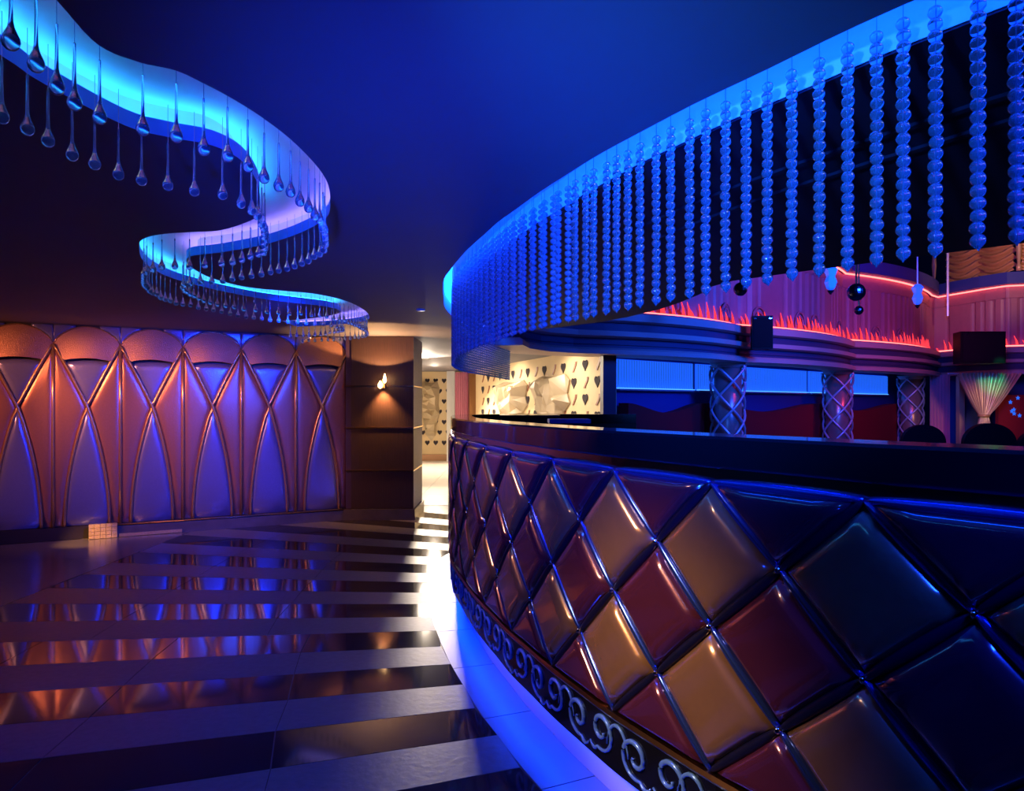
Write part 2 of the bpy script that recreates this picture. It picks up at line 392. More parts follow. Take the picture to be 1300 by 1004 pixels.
# curtain slot recess
mb = MB(); n = len(SLOT); N = ring_normals(SLOT)
mb.add([(p.x, p.y, H) for p in SLOT]+[(p.x, p.y, H+.12) for p in SLOT], [(i, (i+1)%n, n+(i+1)%n, n+i) for i in range(n)])
struct('curtain_slot', mb, 'cove', True, parent=ceiling, fix=False)
m2 = len(slot_out)
struct('curtain_slot_top', MB().add([(p.x, p.y, H+.12) for p in slot_out+slot_in], [(i, i+1, m2+i+1, m2+i) for i in range(m2-1)]), 'cove', parent=ceiling)
rs2 = CURTAIN.resample(.08)
mb = MB().sweep([(p.x, p.y) for p, t, n in rs2], [(.072, H+.105), (.072, H+.115), (.015, H+.115), (.015, H+.105)], [(n.x, n.y) for p, t, n in rs2], True)
solo('led_tape', mb, 'led_blue', 'blue LED light line inside the ceiling slot above the crystal curtain', 'led strip', (.2, 2.5, H+.105))
rs4 = CURTAIN.resample(.1)
inner = [p-n*.099 for p, t, n in rs4]
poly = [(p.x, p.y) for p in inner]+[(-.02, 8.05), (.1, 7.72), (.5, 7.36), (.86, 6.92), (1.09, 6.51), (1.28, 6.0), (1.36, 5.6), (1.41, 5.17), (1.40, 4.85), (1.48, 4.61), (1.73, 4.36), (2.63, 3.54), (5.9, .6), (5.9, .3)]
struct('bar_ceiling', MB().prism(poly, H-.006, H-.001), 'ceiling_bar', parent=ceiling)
# thin ridge mouldings on the ceiling over the bar
for off in (.55, .75):
    rs3 = CURTAIN.resample(.15, .1, 3.2)
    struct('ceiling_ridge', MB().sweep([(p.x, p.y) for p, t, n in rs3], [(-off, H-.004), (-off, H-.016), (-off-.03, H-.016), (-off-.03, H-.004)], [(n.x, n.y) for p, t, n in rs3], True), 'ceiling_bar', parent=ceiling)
# edge of the ceiling towards the hall, and the wall above it
mb = MB()
vn = [Vector((x, y, 0)) for x, y in VOID_NEAR+[VOID_FAR[0]]]
for a, b in zip(vn, vn[1:]): mb.add([(a.x,a.y,H-.0), (b.x,b.y,H-.0), (b.x,b.y,6.4), (a.x,a.y,6.4)], [(0,1,2,3)])
struct('wall_hall_near', mb, 'dark_roof')
struct('ceiling_hall', MB().box(-.5, 14, -2, 19.2, 6.4, 6.5), 'dark_roof')

ORD = ['first','second','third','fourth','fifth','sixth','seventh','eighth','ninth','tenth','eleventh','twelfth','thirteenth','fourteenth','fifteenth','sixteenth','seventeenth','eighteenth','nineteenth','twentieth',
       'twenty-first','twenty-second','twenty-third','twenty-fourth','twenty-fifth','twenty-sixth','twenty-seventh','twenty-eighth','twenty-ninth','thirtieth']
# ------------------------------------------------------------------ teardrop pendants
drop_prof = [(.0015, 0), (.008, .0015), (.0135, .007), (.016, .016), (.0145, .025), (.0105, .034), (.0065, .043), (.0042, .055), (.0034, .08), (.003, .12), (.003, .150), (.0015, .153)]
drop_me = MB().lathe(drop_prof, (0,0,0), 12).mesh('teardrop', 'crystal', True)
wire_me = MB().tube([(0,0,.152), (0,0,.268)], .0009, 4).mesh('wire', 'wire')
ringm = []
def drops(curve, side, label, group, step, d0, row):
    d = d0; seen = 0
    while d < curve.len-.04:
        p, t, n = curve.at(d); q = p+n*side*.02
        jz = random.uniform(-.006, .006)
        px, py = 650+870*q.x/q.y, 514-870*(H-.175-1.4)/q.y
        if px > -12 and py > -10:
            lab = label
            if seen < 15 and q.y < 2.4: lab = ORD[seen]+' glass teardrop from the left picture edge in the '+row+' row of the winding slot'
            o = link('glass_teardrop', drop_me, None, (q.x, q.y, H-.175+jz)); tag(o, lab, 'pendant', group)
            link('wire', wire_me, o); seen += 1
        d += step*random.uniform(.93, 1.07)
drops(EC1, -1, 'clear glass teardrop on a wire along the left edge of the winding blue slot', 'teardrops on the left slot edge', .082, .3, 'lower')
drops(EC2, 1, 'clear glass teardrop on a wire along the right edge of the winding blue slot', 'teardrops on the right slot edge', .082, .3, 'upper')

# ------------------------------------------------------------------ crystal bead curtain
BP, BN = .0252, 21
bead_prof = [(max(.0015, .0149*math.sin(a)), -.0140*math.cos(a)) for a in [PI*i/8 for i in range(9)]]
bead_me = MB().lathe(bead_prof, (0,0,0), 12).mesh('bead', 'crystal', True)
tip_prof = [(.0008, -.022), (.0025, -.018), (.0085, -.0125), (.0135, -.0065)]+bead_prof[4:]
tip_me = MB().lathe(tip_prof, (0,0,0), 12).mesh('end_bead', 'crystal', True)
cord_me = MB().tube([(0,0,-.02), (0,0,BN*BP+.04)], .0012, 4).mesh('cord', 'wire')
far_prof = [(.002, -.0125), (.012, -.008), (.0155, 0), (.012, .008), (.002, .0125)]
fm = MB()
for i in range(BN): fm.lathe(far_prof, (0, 0, i*BP), 6)
far_me = fm.mesh('bead_string', 'crystal_far', True)
CB = H-.505
near_lab = 'string of clear round crystal beads hanging over the near half of the bar'
far_lab = 'string of small crystal beads hanging over the far half of the bar'
stuff = MB(); d = .05; idx = 0; seen = 0
while d < CURTAIN.len-.02:
    p, t, n = CURTAIN.at(d); jit = random.uniform(-.012, .012) if p.y < 3 else 0
    q = p+n*(.004 if idx % 2 else -.004)+t*jit
    if q.y < 1.0: pass
    elif q.y < 2.65:
        px = 650+870*q.x/q.y
        off_ = px > 1312
        o = thing('bead_strand', ORD[seen]+' string of clear crystal beads from the right picture edge over the bar' if seen < 30 and not off_ else near_lab, 'bead strand', (q.x, q.y, CB), 'crystal strands over the near bar')
        for i in range(BN): 
            b = link('bead' if i else 'end_bead', bead_me if i else tip_me, o, (random.uniform(-.0012,.0012), random.uniform(-.0012,.0012), i*BP))
            b.rotation_euler = (random.uniform(-.12,.12), random.uniform(-.12,.12), random.uniform(0, 3))
        link('cord', cord_me, o); seen += 0 if off_ else 1
    elif q.y < 5.4:
        o = link('bead_strand', far_me, None, (q.x, q.y, CB)); tag(o, far_lab, 'bead strand', 'crystal strands over the far bar'); link('cord', cord_me, o)
    else:
        for i in range(BN): stuff.lathe([(.002,-.0125), (.0155, 0), (.002, .0125)], (q.x, q.y, CB+i*BP), 4)
    d += .070 if p.y < 2.7 else (.058 if p.y < 5.4 else .04); idx += 1
o = solo('bead_curtain', stuff, 'crystal_far', 'fine mesh of tiny crystal beads closing the far end of the curtain', 'bead curtain', (-.3, 7, CB)); o['kind'] = 'stuff'

# ------------------------------------------------------------------ bar
bar = thing('bar_counter', 'curved bar with black top and diamond-tufted gold and maroon leather front', 'bar counter', (.3, 2.5, 0))
rb = BAR.resample(.07)
path = [(p.x, p.y) for p, t, n in rb]; nrm = [(n.x, n.y) for p, t, n in rb]
o = part('countertop', MB().sweep(path, [(-.15, 1.225), (.016, 1.222), (.022, 1.229), (.022, 1.304), (.016, 1.312), (-.15, 1.312)], nrm, True), 'black_gloss', bar); auto_smooth(o, 30)
part('under_strip', MB().sweep(path, [(-.02, 1.18), (.005, 1.18), (.005, 1.222), (-.02, 1.222)], nrm, True), 'strip', bar, label='polished metal strip under the countertop')
part('carcass', MB().sweep(path, [(-.05, .15), (-.005, .15), (-.005, 1.2), (-.05, 1.2)], nrm, True), 'board', bar)
HP, HV = .2222, .205      # half pitches
s0 = min(((BAR.at(i*.002)[0]-Vector((.70, 1.765, 0))).length, i*.002) for i in range(int(BAR.len/.002)))[1]
VA = .977
def on_bar(s, v, dd):
    p, t, n = BAR.at(s); return (p.x+n.x*dd, p.y+n.y*dd, v)
RG = ((1, 0), (.95, .30), (.89, .58), (.82, .79), (.73, .93), (.62, .985), (.45, 1))
def pad(poly, c, m, lab=None):
    g_ = .955; poly = [(c[0]+(a-c[0])*g_, c[1]+(b-c[1])*g_) for a, b in poly]
    vs, fs = puff(poly, c, .042, RG, 5)
    mb = MB().add([on_bar(*v) for v in vs], fs)
    return part('diamond_pad', mb, m, bar, True, lab)
smin, smax = .25, BAR.at(0) and BAR.len-.4
btn = MB().lathe([(.002, -.006), (.008, -.004), (.0105, 0), (.008, .0045), (.002, .0065)], (0,0,0), 10).mesh('button', 'chrome', True)
for k in range(-8, 40):
    s = s0+k*HP
    if s-HP < smin or s+HP > smax: continue
    far = BAR.at(s)[0].y > 6.5
    if far: continue
    if k % 2 == 0:       # A / C tuft columns
        pad([(s, VA), (s-HP, VA-HV), (s, VA-2*HV), (s+HP, VA-HV)], (s, VA-HV), 'maroon')
        pad([(s-HP, VA+HV), (s, VA), (s+HP, VA+HV)], (s, VA+HV*.62), 'maroon')
        pad([(s, VA-2*HV), (s-HP, VA-3*HV), (s+HP, VA-3*HV)], (s, VA-2.62*HV), 'maroon')
        tv = (VA, VA-2*HV)
    else:
        pad([(s, VA+HV), (s-HP, VA), (s, VA-HV), (s+HP, VA)], (s, VA), 'gold', 'gold diamond pad')
        pad([(s, VA-HV), (s-HP, VA-2*HV), (s, VA-3*HV), (s+HP, VA-2*HV)], (s, VA-2*HV), 'gold', 'gold diamond pad')
        tv = (VA-HV,)
    for v in tv:
        b = link('button', btn, bar, Vector(on_bar(s, v, .022))-Vector(bar.location)); b.rotation_euler = (PI/2, 0, random.random())
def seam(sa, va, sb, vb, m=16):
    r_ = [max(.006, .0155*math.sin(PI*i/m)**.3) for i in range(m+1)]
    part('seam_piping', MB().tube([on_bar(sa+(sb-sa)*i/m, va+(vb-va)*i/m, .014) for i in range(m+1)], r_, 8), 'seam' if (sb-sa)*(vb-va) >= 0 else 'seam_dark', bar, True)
for k in range(-8, 40):
    s = s0+k*HP
    if s-HP < smin or s+HP > smax or BAR.at(s)[0].y > 6.5: continue
    if k % 2 == 0:
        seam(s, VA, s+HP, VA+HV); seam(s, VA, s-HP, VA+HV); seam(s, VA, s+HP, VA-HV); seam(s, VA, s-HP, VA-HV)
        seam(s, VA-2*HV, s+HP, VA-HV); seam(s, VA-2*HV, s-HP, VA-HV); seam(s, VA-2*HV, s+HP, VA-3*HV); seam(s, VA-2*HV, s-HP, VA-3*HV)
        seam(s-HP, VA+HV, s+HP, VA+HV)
part('molding', MB().sweep(path, [(-.01, .340), (.03, .340), (.036, .349), (.03, .362), (-.01, .362)], nrm, True), 'bronze', bar)
part('scroll_band', MB().sweep(path, [(-.03, .157), (.018, .157), (.018, .340), (-.03, .340)], nrm, True), 'band', bar)
part('plinth', MB().sweep(path, [(-.12, .0), (-.06, .0), (-.06, .157), (-.12, .157)], nrm, True), 'plinth', bar)
part('plinth_led', MB().sweep(path, [(-.045, .150), (-.005, .150), (-.005, .155), (-.045, .155)], nrm, True), 'led_plinth', bar, label='blue LED tape under the bar front')
part('inner_wall', MB().sweep(path, [(-.13, 0), (-.09, 0), (-.09, 1.225), (-.13, 1.225)], nrm, True), 'board', bar)
def c_scroll(sx):
    """C-scroll: from the eye outwards over the top, down the side and up to a cusp"""
    P = []; R_ = []
    N_ = 34
    for i in range(N_):
        u = i/(N_-1); a = math.radians(-160+u*450); r = .010+.046*u**.8
        P.append((-.062+r*math.cos(a), .016+r*math.sin(a))); R_.append(.0045+.003*math.sin(PI*u))
    x0, y0 = P[-1]
    for u in (.25, .5, .75, 1): P.append((x0+(-.004-x0)*u, y0+(-.035-y0)*u**2.2-.012*math.sin(PI*u))); R_.append(.007-.004*u)
    P = [(x*sx*1.3, y*1.25-.004) for x, y in P]; return P, [r*1.2 for r in R_]
q_ = .40
while q_ < 8.3:
    for sx in (1, -1):
        P, rr = c_scroll(sx)
        part('scroll', MB().tube([on_bar(q_+x, .25+y+(.0 if sx > 0 else -.012), .021) for x, y in P], rr, 6), 'scroll', bar, True)
    arc_ = [(.175+.06*math.cos(a), -.03+.10*math.sin(a)) for a in [PI*(.05+.9*i/12) for i in range(13)]]
    part('scroll', MB().tube([on_bar(q_+x, .25+y, .021) for x, y in arc_], [.003+.004*math.sin(PI*i/12) for i in range(13)], 6), 'scroll', bar, True)
    q_ += .35

# dark equipment standing inside the bar
t_ = thing('speaker_cabinet', 'long low black cabinet standing inside the bar before the cream wall', 'cabinet', (.1, 5.2, 0))
part('body', MB().box(-.08, .34, 5.1, 5.5, 0, 1.31), 'black', t_)
part('lid', MB().box(-.095, .36, 5.08, 5.52, 1.31, 1.325), 'black_gloss', t_)
t_ = thing('bar_cabinet', 'dark blue padded cabinet at the right end of the long black one', 'cabinet', (.55, 4.4, 0))
part('body', MB().box(.24, .49, 4.3, 4.55, 0, 1.285), 'black', t_)
part('padded_top', MB().box(.235, .495, 4.295, 4.555, 1.285, 1.31), 'navy', t_)

# ------------------------------------------------------------------ padded wall on the left
O = Vector((-5.155, 6.9, 0)); EX = Vector((3.115, 1.55, 0)).normalized(); NX = Vector((EX.y, -EX.x, 0))
def on_wall(s, v, dd=0): q = O+EX*s+NX*dd; return (q.x, q.y, v)
mb = MB()
c = O+EX*(.9)-NX*.06; mb.obox((c.x, c.y), EX, NX, 2.6, .05, 0, H+.01)
struct('wall_left', mb, 'board')
MW = .605; V0, VJ, VX, VD = .135, 2.03, 1.385, 1.865
def rib_x(v):         # distance of the rib from the module's left edge (0..1) for the rib leaving the left junction
    if v >= VX: u = (VJ-v)/(VJ-VX); return .5*(u**.92)
    w = (VX-v)/(VX-V0); return .5+.335*(1-(1-w)**1.9)
order = ['farthest left, cut by the picture edge', 'sixth from the dark column', 'fifth from the dark column', 'fourth from the dark column', 'third from the dark column', 'second from the dark column', 'right next to the dark column']
for mi, k in enumerate(range(-2, 5)):
    sl = .452+MW*k
    base = Vector(on_wall(sl+MW/2, 0))
    mod = thing('padded_wall_panel', 'copper leather padded wall bay with crossed piping, '+order[mi], 'wall panel', base, None)
    P = lambda u, v, dd=0: on_wall(sl+u*MW, v, dd)
    def padp(name, poly, c, m, dep, sub=1):
        vs, fs = puff(poly, c, dep, ((1,0),(.93,.55),(.84,.82),(.7,.96),(.45,1)), sub)
        return part(name, MB().add([P(*v) for v in vs], fs), m, mod, True)
    vv = [V0+(VX-V0)*i/12 for i in range(13)]
    g = .012
    # lower leaf between the flaring ribs (ribs cross at VX, right rib = rib from left junction)
    right = [(rib_x(v), v) for v in vv]; left = [(1-rib_x(v), v) for v in vv]
    padp('leaf_pad', right[:-1]+[(.5, VX)]+left[:-1][::-1], (.5, V0+.5*(VX-V0)), 'leaf', .05)
    # upper V pad
    uu = [VX+(VD-.02-VX)*i/6 for i in range(7)]
    l2 = [(rib_x(v), v) for v in uu]; r2 = [(1-rib_x(v), v) for v in uu]
    arc = [(l2[-1][0]+(r2[-1][0]-l2[-1][0])*i/8, VD-.02+.022*math.sin(PI*i/8)) for i in range(1, 8)]
    padp('upper_pad', l2+arc+r2[::-1][:-1], (.5, VD-.17), 'leaf', .035)
    # side pads
    sv = [V0+(VJ-.03-V0)*i/18 for i in range(19)]
    for side in (0, 1):
        pl = [(min(rib_x(v), 1-rib_x(v)), v) for v in sv]
        poly = [(0.0, V0)]+[(max(.012, a), v) for a, v in pl]+[(0.0, VJ-.03)]
        if side: poly = [(1-a, v) for a, v in poly]
        cc = (.17 if not side else .83, VX-.05)
        padp('side_pad', poly, cc, 'copper', .035)
    # dome: quarter vault bulging out at its lower edge
    dm = MB(); nu, nv = 24, 6; vs = []
    def topv(u): return VJ+.19*math.sin(PI*u)**.62
    def lowv(u):
        w = min(u, 1-u); rv = VJ-(VJ-VX)*(2*w)**(1/.92)
        return max(rv, VD-.02+.045*math.sin(PI*u))
    for j in range(nv+1):
        w = j/nv
        for i in range(nu+1):
            u = i/nu; lo = lowv(u)
            vs.append(P(u, lo+(topv(u)-lo)*w, .012+.075*max(0, math.sin(PI*u))**.8*(1-w)**.9))
    fs = [(j*(nu+1)+i, j*(nu+1)+i+1, (j+1)*(nu+1)+i+1, (j+1)*(nu+1)+i) for j in range(nv) for i in range(nu)]
    b0 = len(vs); vs += [P(i/nu, lowv(i/nu), -.01) for i in range(nu+1)]; fs += [(i, i+1, b0+i+1, b0+i) for i in range(nu)]
    o = part('dome_pad', dm.add(vs, fs), 'copper_dome', mod); auto_smooth(o, 50)
    # spandrel strips above the dome
    for e, (ua, ub) in enumerate(((0, .32), (.68, 1))):
        q = []
        for i in range(9): u = ua+(ub-ua)*i/8; q.append((u, topv(u)+.006))
        q += [(ub, H-.004), (ua, H-.004)]
        if e: q = q
        cu = sum(a for a, b in q)/len(q); cv = sum(b for a, b in q)/len(q)
        padp('spandrel_pad', q, (ua*.75+ub*.25 if not e else ua*.25+ub*.75, H-.06), 'leaf', .02)
    # piping
    vs_ = [V0+(VJ-V0)*i/30 for i in range(31)]
    part('diagonal_piping', MB().tube([P(rib_x(v), v, .032) for v in vs_], .016, 8), 'piping', mod, True)
    part('diagonal_piping', MB().tube([P(1-rib_x(v), v, .030) for v in vs_], .016, 8), 'piping', mod, True)
    part('vertical_piping', MB().tube([P(0, v, .03) for v in (V0, .8, 1.4, VJ)], .016, 8), 'piping', mod, True)
    part('arch_piping', MB().tube([P(i/20, topv(i/20)+.004, .012) for i in range(21)], .007, 6), 'piping', mod, True)
# plinth of the padded wall
pw = thing('wall_plinth', 'polished dark brown stone plinth running under the padded wall', 'plinth', Vector(on_wall(2.2, 0)))
c = Vector(on_wall(2.16, 0, .03)); part('block', MB().obox((c.x, c.y), EX, NX, 1.36, .075, 0, .13), 'floor_border', pw)
part('nosing', MB().tube([on_wall(.82, .128, .105), on_wall(3.5, .128, .105)], .008, 8), 'bronze', pw, True)
c = Vector(on_wall(.25, 0, -.0)); 
solo('wall_plinth', MB().obox((c.x, c.y), EX, NX, .52, .04, 0, .13), 'board', 'set back dark plinth at the far left of the padded wall', 'plinth', Vector(on_wall(.3, 0)))
gb = thing('mosaic_block', 'small gold mosaic block at the left end of the stone plinth', 'mosaic block', Vector(on_wall(.85, 0, .13)))
for i in range(5):
    for j in range(4):
        c = Vector(on_wall(.80+i*.052, 0, .125+.004*((i+j) % 2))); part('mosaic_tile', MB().obox((c.x, c.y), EX, NX, .0245, .014, .004+j*.038, .04+j*.038), 'mosaic', gb)  # reflected light at the plinth end, built as gold tiles
c = Vector(on_wall(1.35, 0, .115)); part('gold_strip', MB().obox((c.x, c.y), EX, NX, .3, .008, .004, .035), 'mosaic', gb)

# ------------------------------------------------------------------ dark column with wall lamp
cx0, cx1, cy = -2.03, -1.2, 8.35
col = thing('fabric_column', 'square column clad in dark brown silk with brass strips and lit by a wall lamp', 'column', (-1.6, 8.7, 0))
part('base_block', MB().box(cx0-.02, cx1+.02, cy-.025, cy+.85, 0, .13), 'floor_border', col)
zs = [.13, .60, 1.12, 1.63, H]
for a, b in zip(zs, zs[1:]):
    # slightly quilted cladding panels
    part('silk_panel', MB().box(cx0+.07, cx1, cy, cy+.8, a+.006, b-.006), 'fabric', col)
part('side_strip', MB().box(cx0, cx0+.07, cy+.02, cy+.8, .13, H), 'plum', col)
for z in zs[1:-1]: part('brass_strip', MB().box(cx0, cx1+.004, cy-.008, cy+.8, z-.008, z+.008), 'brass', col)
sc = thing('wall_lamp', 'warm glowing wall lamp fixed on the dark silk column', 'wall lamp', (-1.57, cy-.01, 1.66))
part('bracket', MB().box(-1.60, -1.54, cy-.035, cy, 1.60, 1.72), 'brass', sc)
part('bulb', MB().lathe([(.004,-.035), (.022,-.02), (.028,0), (.022,.02), (.01,.04), (.004,.055)], (-1.59, cy-.085, 1.635), 12), 'bulb', sc, True)
part('bulb', MB().lathe([(.004,-.035), (.018,-.02), (.022,0), (.018,.02), (.01,.05), (.004,.075)], (-1.535, cy-.085, 1.70), 12), 'bulb', sc, True)
part('arm', MB().tube([(-1.57, cy-.02, 1.65), (-1.57, cy-.06, 1.60), (-1.59, cy-.085, 1.60)], .008, 6), 'brass', sc)
def spot_at(name, loc, target, color, power, size, ang, blend): return lamp('SPOT', name, loc, target, color, power, size, ang, blend)
spot_at('wall_lamp_up', (-1.57, cy-.30, 1.76), (-1.57, cy-.29, 2.3), WARM, 60, .01, 138, .12)
spot_at('wall_lamp_down', (-1.57, cy-.07, 1.60), (-1.57, cy-.0, 1.3), (1, .42, .14), 120, .02, 96, 1)

# downlights
def downlight(x, y, label, r=.05):
    t = thing('downlight', label, 'ceiling light', (x, y, H-.01))
    part('rim', MB().lathe([(r*1.35, -.006), (r*1.35, .009), (r*.95, .009), (r*.95, -.002)], (x, y, H-.01), 16), 'white', t, True)
    part('lens', MB().lathe([(r*.9, -.004), (r*.9, .004)], (x, y, H-.008), 16), 'downlight', t)
downlight(-1.55, 12.3, 'bright round downlight behind the dark column')
downlight(-.8, 6.0, 'small round ceiling light beside the crystal curtain', .03)
downlight(.55, 11.2, 'small round ceiling light over the heart wall')
downlight(-.6, 13.1, 'round ceiling light before the pink curtain')

# ------------------------------------------------------------------ corridor: cream walls
struct('wall_back', MB().box(-9, 0, 17.25, 17.4, 0, H+.02), 'cream')
struct('baseboard_back', MB().box(-4, -1.6, 17.2, 17.25, 0, .16), 'bronze')
struct('wall_corridor', MB().add([(-2.0, 9.1, 0), (-2.9, 17.2, 0), (-2.9, 17.2, H), (-2.0, 9.1, H)], [(0,1,2,3)]), 'white')
post = struct('trim_1', MB().box(-1.62, -1.42, 17.0, 17.25, 0, H), 'white')
A0 = Vector((-.86, 16.2, 0)); A1 = Vector((1.35, 9.8, 0)); CE = (A1-A0).normalized(); CN = Vector((-CE.y, CE.x, 0)); CN = CN if CN.dot(-A1) > 0 else -CN
CLEN = (A1-A0).length
c = (A0+A1)/2-CN*.08
cw = struct('wall_cream', MB().obox((c.x, c.y), CE, CN, CLEN/2, .08, 0, H+.01), 'cream')
c = A1+CE*.05; struct('trim_2', MB().obox((c.x, c.y), CE, CN, .05, .1, 0, H-.1), 'plum')
c = A0-CE*.06+CN*.05; struct('trim_3', MB().obox((c.x, c.y), CE, CN, .07, .1, 0, H), 'bronze')
def heart_poly(w, h):
    pts = []
    for i in range(20):
        a = 2*PI*i/20; x = 16*math.sin(a)**3; y = 13*math.cos(a)-5*math.cos(2*a)-2*math.cos(3*a)-math.cos(4*a)
        pts.append((x/32*w, (y+2.5)/29*h))
    return pts
def slash_poly(w, h):
    L = [(.02+.35*math.sin(1.9*t-.4), t-.5) for t in [i/8 for i in range(9)]]
    return [((x-.13)*w, y*h) for x, y in L]+[((x+.10)*w*1.0, y*h) for x, y in L[::-1]]
def on_plane(P0, E, Nn, poly, s, v, thick):
    n = len(poly); mb = MB()
    f = [(P0+E*(s+x)+Nn*thick) for x, y in poly]; b = [(P0+E*(s+x)-Nn*.004) for x, y in poly]
    vs = [(q.x, q.y, v+p[1]) for q, p in zip(f, poly)]+[(q.x, q.y, v+p[1]) for q, p in zip(b, poly)]
    tr = tessellate_polygon([[Vector((*p, 0)) for p in poly]])
    return mb.add(vs, [tuple(t) for t in tr]+[(i, (i+1)%n, n+(i+1)%n, n+i) for i in range(n)])
hp, sp = heart_poly(.19, .17), slash_poly(.24, .17)  # dark raised plates stand in for shapes recessed in the wall
for r in range(6):
    for q in range(16):
        s_ = CLEN-.28-q*.42; v_ = 2.0-r*.26
        if s_ < .2: continue
        if (q+r) % 2: part('heart_inlay', on_plane(A0, CE, CN, hp, s_, v_, .012), 'inlay', cw)
        else: part('slash_inlay', on_plane(A0, CE, CN, sp, s_, v_, .012), 'inlay_red', cw)
wb = bpy.data.objects['wall_back']
hp2 = heart_poly(.12, .13)
for r in range(7):
    for q in range(5):
        x_ = -2.55+q*.21+(.1 if r % 2 else 0)
        part('heart_inlay', on_plane(Vector((0, 17.25, 0)), Vector((1,0,0)), Vector((0,-1,0)), hp2, x_, 2.0-r*.26, .012), 'inlay', wb)
def relief(name, label, P0, E, Nn, s, v, w, h, seed, depth=.26, loc=None):
    R = random.Random(seed); outl = []
    shape = [(-.5,.42),(-.25,.5),(.1,.46),(.38,.5),(.5,.38),(.44,.12),(.5,-.05),(.36,-.22),(.28,-.42),(.1,-.5),(-.12,-.42),(-.2,-.3),(-.3,-.12),(-.46,-.02),(-.38,.18)]
    pts = [(x*w, y*h) for x, y in shape]; n = len(pts)
    inner = []
    for i in range(60):
        x, y = R.uniform(-.36, .36)*w, R.uniform(-.36, .42)*h
        inner.append((x, y))
    coords = [Vector(p) for p in pts+inner]
    r = delaunay_2d_cdt(coords, [], [list(range(n))], 1, 1e-5)
    V = []
    for i, p in enumerate(r[0]):
        edge = r[3][i] and min(r[3][i]) < n
        d_ = .03 if edge else depth*R.uniform(.35, 1)
        q = P0+E*(s+p.x)+Nn*d_; V.append((q.x, q.y, v+p.y))
    m0 = len(V)
    mb = MB().add(V, [tuple(f) for f in r[2]])
    back = []
    for p in pts: q = P0+E*(s+p[0])+Nn*.002; back.append((q.x, q.y, v+p[1]))
    front = []
    for p in pts: q = P0+E*(s+p[0])+Nn*.03; front.append((q.x, q.y, v+p[1]))
    mb.add(front+back, [(i, (i+1)%n, n+(i+1)%n, n+i) for i in range(n)])
    lc = P0+E*s; return solo(name, mb, 'relief', label, 'wall sculpture', (lc.x, lc.y, v-h/2))
relief('rock_relief', 'pale faceted rock relief on the heart wall, nearer the booths', A0, CE, CN, CLEN-2.05, 1.48, 1.6, .85, 3)
relief('rock_relief', 'pale faceted rock relief on the heart wall, nearer the pink curtain', A0, CE, CN, CLEN-4.1, 1.45, 1.8, .85, 5)
relief('rock_relief', 'tall pale rock relief on the far cream wall beside the dark column', Vector((0, 17.25, 0)), Vector((1,0,0)), Vector((0,-1,0)), -2.08, 1.25, .52, 1.5, 8)
def pleats(x0, x1, n, z0, z1, yf, amp, top=None):
    """hanging cloth between two plan points, folds across"""
    pass
def cloth(P0, P1, z0, z1, folds, amp, m=6):
    P0 = Vector((*P0, 0)); P1 = Vector((*P1, 0)); e = (P1-P0); L = e.length; e.normalize(); nn = Vector((e.y, -e.x, 0)); n = folds*m
    vs = []
    for z in (z0, z1):
        for i in range(n+1):
            q = P0+e*(L*i/n)+nn*(amp*math.sin(2*PI*i/m)); vs.append((q.x, q.y, z))
    return MB().add(vs, [(i, i+1, n+2+i, n+1+i) for i in range(n)])
solo('pink_curtain', cloth((-1.38, 16.6), (-.95, 16.5), .02, H-.05, 8, .03), 'pink', 'pleated pink curtain between the white post and heart wall', 'curtain', (-1.15, 16.5, 0), smooth=True)

# ------------------------------------------------------------------ cornice around the void
CC = [Vector((x, y, 0)) for x, y in CORN]
def path_normals(P):
    out = []
    for i in range(len(P)):
        t = (P[min(i+1, len(P)-1)]-P[max(i-1, 0)]).normalized(); out.append((-t.y, t.x))   # left = away from the hall side
    return out
CNRM = path_normals(CC); CP = [(p.x, p.y) for p in CC]
def layer(name, prof, m):
    return struct(name, MB().sweep(CP, prof, CNRM, True), m)
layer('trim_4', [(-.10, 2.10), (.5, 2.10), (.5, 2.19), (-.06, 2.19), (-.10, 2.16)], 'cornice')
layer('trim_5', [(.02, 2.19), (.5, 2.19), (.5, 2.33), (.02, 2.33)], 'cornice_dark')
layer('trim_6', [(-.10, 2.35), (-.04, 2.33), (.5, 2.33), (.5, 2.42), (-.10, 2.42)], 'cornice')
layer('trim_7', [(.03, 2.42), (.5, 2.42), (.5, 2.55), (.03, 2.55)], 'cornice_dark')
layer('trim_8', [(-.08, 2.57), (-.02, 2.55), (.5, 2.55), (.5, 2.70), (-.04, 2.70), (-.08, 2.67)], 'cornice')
# fluted upper wall
UP = CC[4:]; 
fl = []; acc = 0
dense = []
for a, b in zip(UP, UP[1:]):
    n = max(1, int((b-a).length/.035))
    for i in range(n): dense.append(a.lerp(b, i/n))
dense.append(UP[-1]); DN = path_normals(dense); L = 0; offs = []
for i, p in enumerate(dense):
    if i: L += (p-dense[i-1]).length
    offs.append(.18+(.035*max(0, math.sin(L*2*PI/.24)) if (L % 2.1) < 1.7 else 0))
mb = MB(); nn_ = len(dense); vs = []
for z, f in ((2.70, 1), (2.95, 1), (3.80, 1), (3.82, 0), (4.08, 0)):
    for p, q, o_ in zip(dense, DN, offs): 
        oo = o_ if f else .17
        vs.append((p.x+q[0]*oo, p.y+q[1]*oo, z))
fs = [(j*nn_+i, j*nn_+i+1, (j+1)*nn_+i+1, (j+1)*nn_+i) for j in range(4) for i in range(nn_-1)]
struct('wall_upper', mb.add(vs, fs), 'flute')
